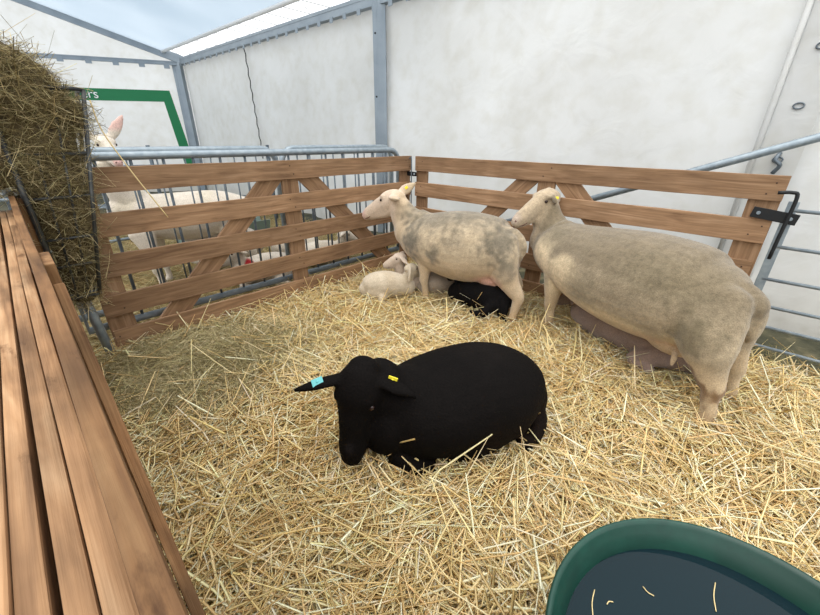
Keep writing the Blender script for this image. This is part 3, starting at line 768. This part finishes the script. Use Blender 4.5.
def stand_ewe(bm, torso, sx, fore_x, hind_x, k=1.0, yf=.11, yh=.11, t=1.3, hk=0, fx=.07):
    # torso stations (x, ztop, zbot, halfwidth)
    loft(bm, [(x, y_, (zt_+zb_)/2, hw, (zt_-zb_)/2) for x, y_, zt_, zb_, hw in torso], seg=28)
    for s in (-1, 1):
        x = fore_x+(.02 if s > 0 else -.05); y = s*yf
        loft(bm, [(x+.04, y*.85, .44, .06*k, .11*k), (x+.025, y*.95, .34, .052*k, .075*k), (x+.015, y, .26, .036*t*k, .042*t*k), (x+.012, y, .19, .029*t*k, .032*t*k), (x+.016, y, .155, .027*t*k, .03*t*k),
                  (x+.008, y, .12, .020*t*k, .023*t*k), (x, y, .05, .019*t*k, .022*t*k), (x+.004, y, .015, .024*t*k, .026*t*k), (x+.018, y, -.02, .024*t*k, .028*t*k)], up=(1, 0, 0), seg=14)
        x = hind_x+(.0 if s > 0 else fx); y = s*yh*(1 if s > 0 else .9)
        loft(bm, [(x+.14, y*.5, .50, .07*k, .11*k), (x+.13, y*.8, .41, .09*k, .125*k), (x+.085, y, .31, .07*k, .10*k), (x+.04+hk*.5, y, .245, .048*k, .07*k), (x-.002+hk, y, .195, .029*t*k, .042*t*k), (x-.018+hk, y, .165, .025*t*k, .033*t*k),
                  (x-.01+hk*.7, y, .12, .020*t*k, .026*t*k), (x+.0, y, .055, .019*t*k, .023*t*k), (x+.005, y, .015, .024*t*k, .027*t*k), (x+.02, y, -.02, .025*t*k, .03*t*k)], up=(1, 0, 0), seg=14)

M['mouth'] = plain('mouth_dark', srgb(96, 66, 58), .7); M['dark_skin'] = plain('dark_skin', srgb(34, 30, 30), .5)
def head_frame(poll, nose):
    P = Vector(poll); X = (Vector(nose)-P).normalized(); Y = Vector((0, 0, 1)).cross(X).normalized(); Z = X.cross(Y)
    return lambda x, y, z: P+X*x+Y*y+Z*z, Z
def ewe_head(bm, poll, nose, k=1.0, kw=1.0, brow=1.0):
    T, Z = head_frame(poll, nose); L = (Vector(nose)-Vector(poll)).length; q = L/.31
    def st(x, z, ry, rz): return (*T(x*q, 0, z*k), ry*k*kw, rz*k)
    loft(bm, [st(-.03, -.02, .045, .05), st(.0, -.008, .056, .062), (st(.05, -.006, .062, .072)), st(.10, -.014, .054, .069), st(.16, -.014, .043, .062), st(.22, -.018, .038, .054), st(.27, -.02, .037, .048), st(.30, -.022, .031, .038)], up=tuple(Z), seg=20)
    loft(bm, [st(.0, -.05, .044, .04), st(.06, -.064, .042, .040), st(.12, -.066, .036, .036), st(.20, -.056, .029, .027), st(.27, -.05, .024, .02)], up=tuple(Z), seg=16)
    for s_ in (-1, 1): ell(bm, T(.065*q, s_*.044*k*kw, .034*k), (.020*k*brow, .020*k*brow, .018*k*brow))
    return T, Z, q
def face(parent, T, q, k=1.0, kw=1.0, nostril=None, er=.010):
    for s_ in (-1, 1):
        bm = bmesh.new(); ell(bm, T(.083*q, s_*.052*k*kw, .018*k), (er*k, er*k, er*k)); bm_obj('eye', bm, M['eye'], parent, True)
        bm = bmesh.new(); ell(bm, T(.318*q, s_*.016*k*kw, -.004*k), (.006*k, .006*k, .0055*k)); bm_obj('nostril', bm, nostril or M['mouth'], parent, True)
    bm = bmesh.new(); tube(bm, [T(.245*q, .032*k*kw, -.046*k), T(.285*q, .028*k*kw, -.046*k), T(.325*q, .01*k, -.036*k), T(.325*q, -.01*k, -.036*k), T(.285*q, -.028*k*kw, -.046*k), T(.245*q, -.032*k*kw, -.046*k)], .0028*k, 6, 4)
    bm_obj('mouth', bm, nostril or M['mouth'], parent)

# ---------------------------------------------------------------- ewe 1 (smaller, centre back)
s1 = empty('sheep', (.722, 2.263, 0), R_(148.3), 'cream ewe with grey shorn patches standing in the far corner, head raised to the left', 'sheep')
bm = bmesh.new()
stand_ewe(bm, [(.03, 0, .52, .43, .03), (.055, 0, .56, .37, .08), (.085, 0, .592, .32, .135), (.14, 0, .625, .25, .19), (.28, 0, .645, .195, .22), (.42, 0, .648, .175, .232), (.56, 0, .635, .19, .222), (.68, 0, .615, .225, .195), (.78, 0, .608, .27, .155), (.86, 0, .6, .34, .11)], 1, .63, .0, k=.9)
# neck and head
loft(bm, [(.76, 0, .47, .12, .15), (.84, 0, .50, .10, .145), (.90, 0, .555, .076, .115), (.945, 0, .62, .062, .09), (.975, 0, .665, .056, .075)], seg=20)
hd1 = ewe_head(bm, (.985, 0, .69), (1.275, 0, .548), 1.06)
ear(bm, (.975, .055, .70), (.868, .14, .700), .075, .013); ear(bm, (.975, -.045, .715), (.875, -.10, .785), .075, .013, up=(0, 1, 0))
loft(bm, [(.09, 0, .55, .03, .03), (.04, 0, .515, .027, .022), (.018, 0, .465, .022, .017), (.014, 0, .42, .011, .010)], up=(1, 0, 0), seg=12)
ell(bm, (.2, .03, .255), (.12, .10, .07)); loft(bm, [(.15, .09, .23, .016, .016), (.145, .105, .185, .009, .009)], up=(1, 0, 0), seg=8)
def col1(co, no, nz, nz2):
    n = len(co); c = np.tile(CREAM, (n, 1)); X = co[:, 0]; Z = co[:, 2]
    side = sst(Z+nz*.05, .33, .42)*(1-sst(X+nz*.04, .80, .87))
    c = mixc(c, L3(180, 164, 138), side*.85); c = mixc(c, L3(146, 134, 114), sst(Z+nz*.08, .52, .62)*(1-sst(X, .84, .9))*.7)
    G = L3(118, 110, 95)
    for cc, rr_, f in [((.73, .12, .44), (.10, .2, .15), 1), ((.62, .1, .60), (.3, .25, .09), .75), ((.12, .15, .52), (.14, .2, .14), .95), ((.3, 0, .64), (.3, .2, .06), .7), ((.55, .2, .38), (.06, .2, .07), .85), ((.06, .15, .36), (.07, .15, .08), .8), ((.78, -.1, .5), (.1, .2, .2), .8), ((.42, .2, .50), (.09, .15, .06), .5)]:
        c = mixc(c, G, blob(co, cc, rr_, nz*.6+nz2*.8, .7, .6)*f)
    c = mixc(c, L3(222, 172, 160), blob(co, (.2, .06, .25), (.14, .14, .08), nz, .5, .2)*.85)
    c = mixc(c, L3(222, 178, 168), blob(co, (-.07, 0, .45), (.06, .1, .1), nz, .5, .2)*.8)
    head = sst(X, .9, .98)
    c = mixc(c, L3(212, 192, 172), head*.9); c = mixc(c, L3(224, 178, 170), blob(co, (1.26, 0, .54), (.05, .05, .05), nz, .6, .1)*.8)
    c = mixc(c, L3(188, 168, 136), blob(co, (1.03, 0, .75), (.05, .05, .03), nz, .6, .4)*.6)
    leg = 1-sst(Z, .02, .16); c = mixc(c, L3(176, 148, 112), leg*.7)
    c = mixc(c, L3(150, 116, 80), (1-sst(Z, 0, .05))*.5)
    nz3 = np.array([noise.noise(Vector(p)*75) for p in co]); return c*(1+nz2[:, None]*.10+nz3[:, None]*.26*side[:, None])
organic('body', bm, .0075, s1, M['coat'], col1, 5)
face(s1, hd1[0], hd1[2], 1.06)
ear_tag(s1, (.925, -.055, .755), (0, .5, -.15), M['yellow'], .014, 'yellow ear tag')
for s, x in ((1, .668), (-1, .598)): hoof(s1, (x, s*.11, -.03))
for s, x in ((1, .02), (-1, .09)): hoof(s1, (x, s*(.11 if s > 0 else .099), -.03))

# ---------------------------------------------------------------- ewe 2 (large, right)
s2 = empty('sheep', (1.366, 1.299, 0), R_(113.3), 'big dusty grey brown ewe on the right, resting its chin on the other ewe', 'sheep')
bm = bmesh.new()
stand_ewe(bm, [(.04, 0, .555, .45, .045), (.07, 0, .595, .38, .10), (.12, 0, .63, .31, .165), (.20, 0, .655, .24, .22), (.30, 0, .68, .205, .255), (.48, 0, .685, .18, .27), (.66, 0, .67, .185, .265), (.84, 0, .65, .215, .235), (1.0, 0, .635, .26, .195), (1.12, 0, .625, .30, .155), (1.2, 0, .61, .37, .11)], 1, .91, -.01, k=1.05, yf=.135, yh=.135, hk=.035, fx=.06)
loft(bm, [(1.08, 0, .49, .13, .15), (1.16, 0, .53, .10, .135), (1.215, .005, .60, .08, .11), (1.25, .01, .675, .068, .09), (1.262, .02, .73, .062, .07)], seg=20)
hd2 = ewe_head(bm, (1.268, -.02, .745), (1.25, .245, .625), 1.08)
ear(bm, (1.215, .0, .755), (1.13, .045, .735), .06, .013, up=(1, 0, 0)); ear(bm, (1.32, -.03, .765), (1.385, -.16, .765), .07, .013, up=(1, 0, 0))
loft(bm, [(.10, 0, .55, .04, .035), (.045, -.01, .515, .042, .033), (.022, -.02, .45, .038, .028), (.018, -.02, .38, .030, .022), (.022, -.02, .345, .014, .012)], up=(1, 0, 0), seg=12)
ell(bm, (.27, .0, .245), (.14, .13, .08)); loft(bm, [(.19, .12, .21, .016, .016), (.185, .13, .17, .009, .009)], up=(1, 0, 0), seg=8)
def col2(co, no, nz, nz2):
    n = len(co); X = co[:, 0]; Z = co[:, 2]; c = np.tile(L3(166, 151, 126), (n, 1))
    c = mixc(c, L3(118, 106, 86), sst(Z+nz*.09+nz2*.02, .38, .56)*.9*(1-sst(X, 1.15, 1.25)))
    for cc, rr_, f in [((1.04, .2, .45), (.13, .2, .13), 1), ((.84, .25, .40), (.16, .2, .12), .9), ((.6, .25, .25), (.42, .3, .09), .9), ((.2, .2, .26), (.1, .2, .08), .5), ((1.0, -.2, .4), (.14, .2, .14), .7)]:
        c = mixc(c, L3(222, 202, 168), blob(co, cc, rr_, nz+nz2*.4, .6, .4)*f)
    for cc, rr_, f in [((.65, .25, .38), (.14, .15, .10), .5), ((.3, .2, .55), (.26, .2, .12), .5), ((.12, .17, .37), (.11, .12, .12), .85), ((1.02, .1, .56), (.14, .2, .09), .6)]:
        c = mixc(c, L3(118, 108, 86), blob(co, cc, rr_, nz*.5+nz2*.8, .8, .5)*f)
    c = mixc(c, L3(208, 168, 148), blob(co, (.27, .1, .22), (.17, .2, .07), nz, .5, .2)*.6)
    c = mixc(c, L3(196, 156, 140), blob(co, (-.06, .04, .42), (.04, .06, .1), nz, .5, .2)*.6)
    leg = 1-sst(Z+nz*.04, .22, .30); c = mixc(c, L3(196, 174, 142), leg*.8)
    c = mixc(c, L3(122, 92, 60), blob(co, (.03, .12, .16), (.09, .10, .06), nz2*1.4+nz, .5, 1.0)*.9)
    c = mixc(c, L3(150, 118, 82), (1-sst(Z, .0, .1))*.5)
    head = sst(X, 1.16, 1.24)
    c = mixc(c, L3(188, 170, 144), head*.85)
    c = mixc(c, L3(176, 160, 150), blob(co, (1.25, .25, .63), (.05, .05, .05), nz, .6, .2)*.6)
    nz3 = np.array([noise.noise(Vector(p)*75) for p in co]); return c*(1+nz2[:, None]*.12+nz3[:, None]*.28*sst(Z, .2, .35)[:, None])
organic('body', bm, .0085, s2, M['coat'], col2, 5)
face(s2, hd2[0], hd2[2], 1.08)
ear_tag(s2, (1.158, .02, .758), (.2, 0, 1.2), M['yellow'], .011, 'yellow ear tag'); ear_tag(s2, (1.335, -.095, .776), (.2, 0, 1.9), M['yellow'], .017, 'yellow ear tag')
for s, x in ((1, .948), (-1, .878)): hoof(s2, (x, s*.135, -.03))
for s, x in ((1, .012), (-1, .072)): hoof(s2, (x, s*(.135 if s > 0 else .121), -.03))

# ---------------------------------------------------------------- black ewe lying
bk = empty('sheep', (.2, 1.2, 0), R_(192), 'black sheep lying down on the straw in the middle of the pen, turquoise ear tag', 'sheep')
bm = bmesh.new()
loft(bm, [(-.26, 0, .13, .12, .11), (-.22, 0, .155, .19, .16), (-.12, 0, .168, .226, .184), (0, .005, .165, .235, .18), (.12, .02, .155, .23, .165), (.22, .035, .145, .20, .15), (.29, .045, .14, .15, .13)], seg=28)
loft(bm, [(.16, .02, .18, .16, .13), (.26, .035, .215, .13, .12), (.33, .045, .27, .10, .10), (.37, .05, .31, .085, .085)], seg=20)
hdb = ewe_head(bm, (.392, .085, .350), (.450, .168, .085), 1.0, 1.34, .7)
loft(bm, [(.33, .04, .285, .10, .10), (.37, .065, .315, .09, .07)], seg=18)
ear(bm, (.44, .08, .362), (.61, .06, .315), .065, .012); ear(bm, (.34, .10, .362), (.215, .16, .305), .075, .013)
# folded fore legs and hind leg
loft(bm, [(.25, .09, .1, .07, .08), (.27, .16, .06, .045, .05), (.22, .20, .035, .032, .034), (.16, .205, .02, .026, .024)], seg=12)
loft(bm, [(-.12, .10, .14, .12, .12), (-.02, .15, .10, .08, .10), (.08, .16, .07, .06, .07)], seg=16)
loft(bm, [(-.27, .02, .12, .06, .06), (-.30, .09, .08, .04, .04), (-.26, .15, .05, .032, .034), (-.21, .17, .035, .034, .03)], seg=12)
def colb(co, no, nz, nz2):
    n = len(co); c = np.tile(L3(13, 10, 9), (n, 1)); Z = co[:, 2]
    c = mixc(c, L3(26, 17, 12), blob(co, (-.2, .15, .12), (.25, .2, .1), nz, .6, .4)*.7)
    c = mixc(c, L3(22, 18, 16), blob(co, (-.1, 0, .4), (.3, .2, .06), nz, .6, .4)*.8)
    c = mixc(c, L3(48, 44, 46), blob(co, (.45, .20, .15), (.03, .03, .04), nz, .6, .3)*.5)
    return c*(1+nz2[:, None]*.15)
organic('body', bm, .008, bk, M['black_coat'], colb, 5)
face(bk, hdb[0], hdb[2], 1.0, 1.28, M['dark_skin'])
ear_tag(bk, (.53, .078, .352), (.9, .3, R_(5)), M['teal'], .019, 'turquoise ear tag')
ear_tag(bk, (.285, .112, .352), (0, -.35, R_(-15)), M['yellow'], .016, 'thin yellow ear tag')

# ---------------------------------------------------------------- lambs
def lying_lamb(bm, hx=.0, hz=0, headdir=1, head=True, L=1.0, hy=0):
    """small body curled on the ground, nose towards +x unless headdir is negative"""
    loft(bm, [(-.16, 0, .075, .05, .055), (-.12, 0, .09, .078, .078), (-.03, 0, .098, .09, .085), (.06, 0, .095, .08, .078), (.12, 0, .09, .062, .065)], seg=20)
    ell(bm, (-.09, .05, .06), (.07, .045, .055)); 
    loft(bm, [(-.09, .07, .05, .03, .03), (-.03, .105, .03, .016, .018), (-.1, .115, .018, .013, .013)], seg=10)
    loft(bm, [(.10, .04, .06, .03, .03), (.15, .06, .03, .016, .016), (.09, .075, .015, .013, .013)], seg=10)
    if head:
        loft(bm, [(.09, 0, .11, .05, .055), (.125, hy*.3, .16, .035, .04), (.14+hx*.2, hy*.6, .20, .03, .033)], seg=14)
        x0, z0 = .14+hx*.2, .215+hz; d = headdir
        T, Z, q = ewe_head(bm, (x0-.01*d, hy*.6, z0), (x0+.11*d, hy*1.2, z0-.045), .56)
        return x0, z0, T, q
WH = L3(226, 214, 200)
def lamb_col(base, pink=True):
    def f(co, no, nz, nz2):
        c = np.tile(base, (len(co), 1)); c = mixc(c, base*np.array([.86, .82, .76]), sst(nz, .0, .35)*.6)
        return c*(1+nz2[:, None]*.08)
    return f
# lamb in front, curled, looking away to the right
lb = empty('lamb', (-.13, 2.53, .0), R_(8), 'white lamb curled on the straw in the far corner, nearest the hurdle, drooping ear', 'lamb')
bm = bmesh.new()
loft(bm, [(-.19, 0, .08, .05, .06), (-.14, 0, .105, .085, .095), (-.04, 0, .115, .095, .10), (.05, 0, .105, .08, .085), (.11, 0, .09, .06, .065)], seg=20)
ell(bm, (-.1, -.055, .075), (.085, .04, .07)); loft(bm, [(-.08, -.09, .05, .03, .03), (-.09, -.125, .02, .018, .016), (-.05, -.14, .012, .014, .012)], seg=10)
loft(bm, [(.08, 0, .12, .05, .055), (.115, .0, .17, .036, .045), (.13, .005, .21, .034, .036)], seg=14)
hlb = ewe_head(bm, (.125, .0, .235), (.235, .06, .175), .60)
ear(bm, (.125, -.03, .245), (.11, -.085, .155), .045, .010, up=(1, 0, 0))
organic('body', bm, .006, lb, M['coat'], lamb_col(L3(196, 183, 162)), 4)
face(lb, hlb[0], hlb[2], .60)
# lamb behind it, looking left
lc = empty('lamb', (.03, 2.66, .0), R_(185), 'white lamb lying behind the curled one, raised head facing left with pink nose', 'lamb')
bm = bmesh.new()
loft(bm, [(-.14, 0, .08, .06, .06), (-.08, 0, .1, .085, .085), (.02, 0, .105, .085, .085), (.09, 0, .1, .06, .07)], seg=20)
loft(bm, [(.06, 0, .12, .055, .06), (.1, 0, .18, .04, .048), (.115, 0, .24, .034, .038)], seg=14)
hlc = ewe_head(bm, (.10, 0, .28), (.225, .01, .232), .66)
ear(bm, (.10, .035, .29), (.055, .09, .25), .045, .010); ear(bm, (.10, -.03, .295), (.07, -.08, .30), .045, .010)
organic('body', bm, .006, lc, M['coat'], lamb_col(L3(200, 184, 168)), 4)
face(lc, hlc[0], hlc[2], .66)
bm = bmesh.new(); ell(bm, (0, 0, 0), (.006, .013, .009)); o = bm_obj('nose', bm, plain('pink_nose', srgb(214, 160, 150), .5), lc, True); o.location = hlc[0](.322*hlc[2], 0, -.008)
# greyish lamb behind the foreleg
ld = empty('lamb', (.25, 2.64, .0), R_(20), 'greyish lamb lying behind the front legs of the ewe in the far corner', 'lamb')
bm = bmesh.new(); lying_lamb(bm, head=False)
loft(bm, [(.09, 0, .11, .05, .05), (.13, 0, .15, .035, .04), (.17, .02, .165, .034, .036), (.22, .04, .13, .024, .026), (.24, .045, .11, .016, .018)], seg=14)
ear(bm, (.15, .03, .18), (.12, .08, .14), .034, .008)
organic('body', bm, .006, ld, M['coat'], lamb_col(L3(170, 157, 142)), 4); eye(ld, (.19, .05, .165), .006)
# black lamb under ewe 1
le = empty('lamb', (.50, 2.34, .0), R_(-35), 'black lamb lying half hidden beneath the belly of the corner ewe', 'lamb')
bm = bmesh.new()
loft(bm, [(-.2, 0, .09, .07, .07), (-.12, 0, .115, .10, .10), (0, 0, .12, .105, .11), (.1, 0, .13, .095, .105), (.15, 0, .14, .07, .08)], seg=20)
loft(bm, [(.14, -.04, .14, .05, .05), (.165, -.06, .08, .036, .04), (.17, -.07, .02, .024, .028), (.19, -.075, -.005, .024, .022)], up=(1, 0, 0), seg=12)
loft(bm, [(.1, -.08, .10, .05, .05), (.05, -.13, .04, .03, .03), (-.03, -.12, .02, .02, .02)], seg=12)
loft(bm, [(-.16, 0, .13, .05, .05), (-.2, .02, .19, .04, .045), (-.24, .03, .2, .035, .036), (-.29, .04, .165, .024, .026)], seg=14)
ear(bm, (-.2, -.03, .22), (-.17, -.09, .18), .034, .008)
organic('body', bm, .007, le, M['black_coat'], lamb_col(L3(18, 17, 18)), 4); eye(le, (-.24, -.01, .215), .006)
# lying animal under ewe 2
lf = empty('sheep', (1.235, 1.84, .0), R_(125), 'pinkish grey sheep lying behind the big ewe, seen below its belly', 'sheep')
bm = bmesh.new()
loft(bm, [(-.34, 0, .09, .07, .07), (-.26, 0, .115, .12, .11), (-.1, 0, .125, .14, .12), (.1, 0, .12, .13, .115), (.22, 0, .11, .1, .1), (.3, 0, .12, .07, .075)], seg=24)
loft(bm, [(.26, 0, .13, .07, .07), (.33, -.02, .17, .05, .055), (.37, -.03, .19, .045, .048), (.42, -.01, .16, .034, .038), (.46, .01, .13, .022, .026)], seg=16)
loft(bm, [(-.2, .1, .1, .06, .07), (-.1, .16, .05, .035, .035), (-.2, .17, .03, .022, .022)], seg=12)
ear(bm, (.35, .03, .21), (.33, .09, .17), .04, .009)
organic('body', bm, .008, lf, M['coat'], lamb_col(L3(150, 130, 120)), 4); eye(lf, (.39, .03, .19), .007)

# ---------------------------------------------------------------- animals in the next pen
g1 = empty('goat', W(-.85, 1.12, .0), R_(218), 'tall white goat with an upright pink ear standing beyond the left hurdle', 'goat')
bm = bmesh.new()
stand_ewe(bm, [(-.05, 0, .62, .5, .06), (.05, 0, .66, .42, .13), (.2, 0, .69, .36, .165), (.4, 0, .69, .33, .175), (.6, 0, .69, .36, .15), (.74, 0, .70, .42, .12), (.82, 0, .68, .5, .08)], 1, .68, .02, k=.8)
loft(bm, [(.70, 0, .60, .09, .12), (.77, 0, .70, .075, .10), (.80, .01, .82, .062, .08), (.81, .01, .93, .056, .068), (.80, .02, .99, .05, .06)], seg=18)
hg = ewe_head(bm, (.80, .015, 1.035), (.755, .20, .925), .92)
ear(bm, (.755, .02, 1.06), (.655, .02, 1.20), .07, .011, up=(0, 1, 0)); ear(bm, (.85, .0, 1.06), (.95, -.02, 1.17), .07, .011, up=(0, 1, 0))
def colg(co, no, nz, nz2):
    c = np.tile(L3(218, 208, 194), (len(co), 1)); c = mixc(c, L3(206, 196, 172), sst(nz, .1, .4)*.5)
    c = mixc(c, L3(228, 184, 176), sst(co[:, 2], 1.09, 1.13)*.75); c = mixc(c, L3(222, 176, 170), blob(co, (.755, .205, .92), (.04, .04, .04), nz, .5, .2)*.8)
    return c
organic('body', bm, .009, g1, M['coat'], colg, 5); face(g1, hg[0], hg[2], .92)
def small(name, a_, b_, rz, label, base, extra=None, sc=1.0):
    r = empty(name, W(a_, b_, 0), R_(rz), label, 'lamb'); r.scale = (sc,)*3
    bm = bmesh.new(); x0, z0, T, q = lying_lamb(bm)
    ear(bm, (x0-.01, .03, z0+.02), (x0-.05, .08, z0), .034, .008); ear(bm, (x0-.01, -.03, z0+.02), (x0-.05, -.08, z0), .034, .008)
    def cf(co, no, nz, nz2):
        c = lamb_col(base)(co, no, nz, nz2)
        if extra: c = extra(c, co, nz)
        return c
    organic('body', bm, .007, r, M['coat'], cf, 4); face(r, T, q, .56)
    return r
small('lamb', -.42, 1.22, 215, 'white lamb with a red paint mark on its shoulder beyond the left hurdle', L3(212, 202, 188),
      lambda c, co, nz: mixc(c, L3(165, 32, 38), blob(co, (.09, .04, .13), (.03, .09, .07), nz, .2, .5)), 1.35)
small('lamb', -.45, .62, 25, 'white lamb lying right of the left hurdle\'s centre upright, in the next pen', L3(216, 206, 190), None, 1.3)
small('lamb', -.85, .68, 205, 'white lamb farther back in the next pen, beyond the one by the centre upright', L3(210, 200, 184), None, 1.25)
r = small('lamb', -.95, 1.30, 200, 'white lamb beside the legs of the tall goat in the next pen', L3(216, 208, 196), None, 1.6); r.location.z = .1

# ================================================================== LIGHT
w = bpy.data.worlds.new('world'); bpy.context.scene.world = w; w.use_nodes = True
bgn = w.node_tree.nodes['Background']; bgn.inputs[0].default_value = (.97, .985, 1.0, 1); bgn.inputs[1].default_value = 1.3
sun = bpy.data.lights.new('sun', 'SUN'); sun.energy = 1.9; sun.angle = R_(70); sun.color = (1, .96, .9)
so = bpy.data.objects.new('sun', sun); col.objects.link(so); so.rotation_euler = (R_(14), R_(-8), 0)
vs_ = bpy.context.scene.view_settings
vs_.view_transform = 'Standard'; vs_.look = 'None'; vs_.gamma = 1; vs_.use_curve_mapping = False; vs_.exposure = 0.45
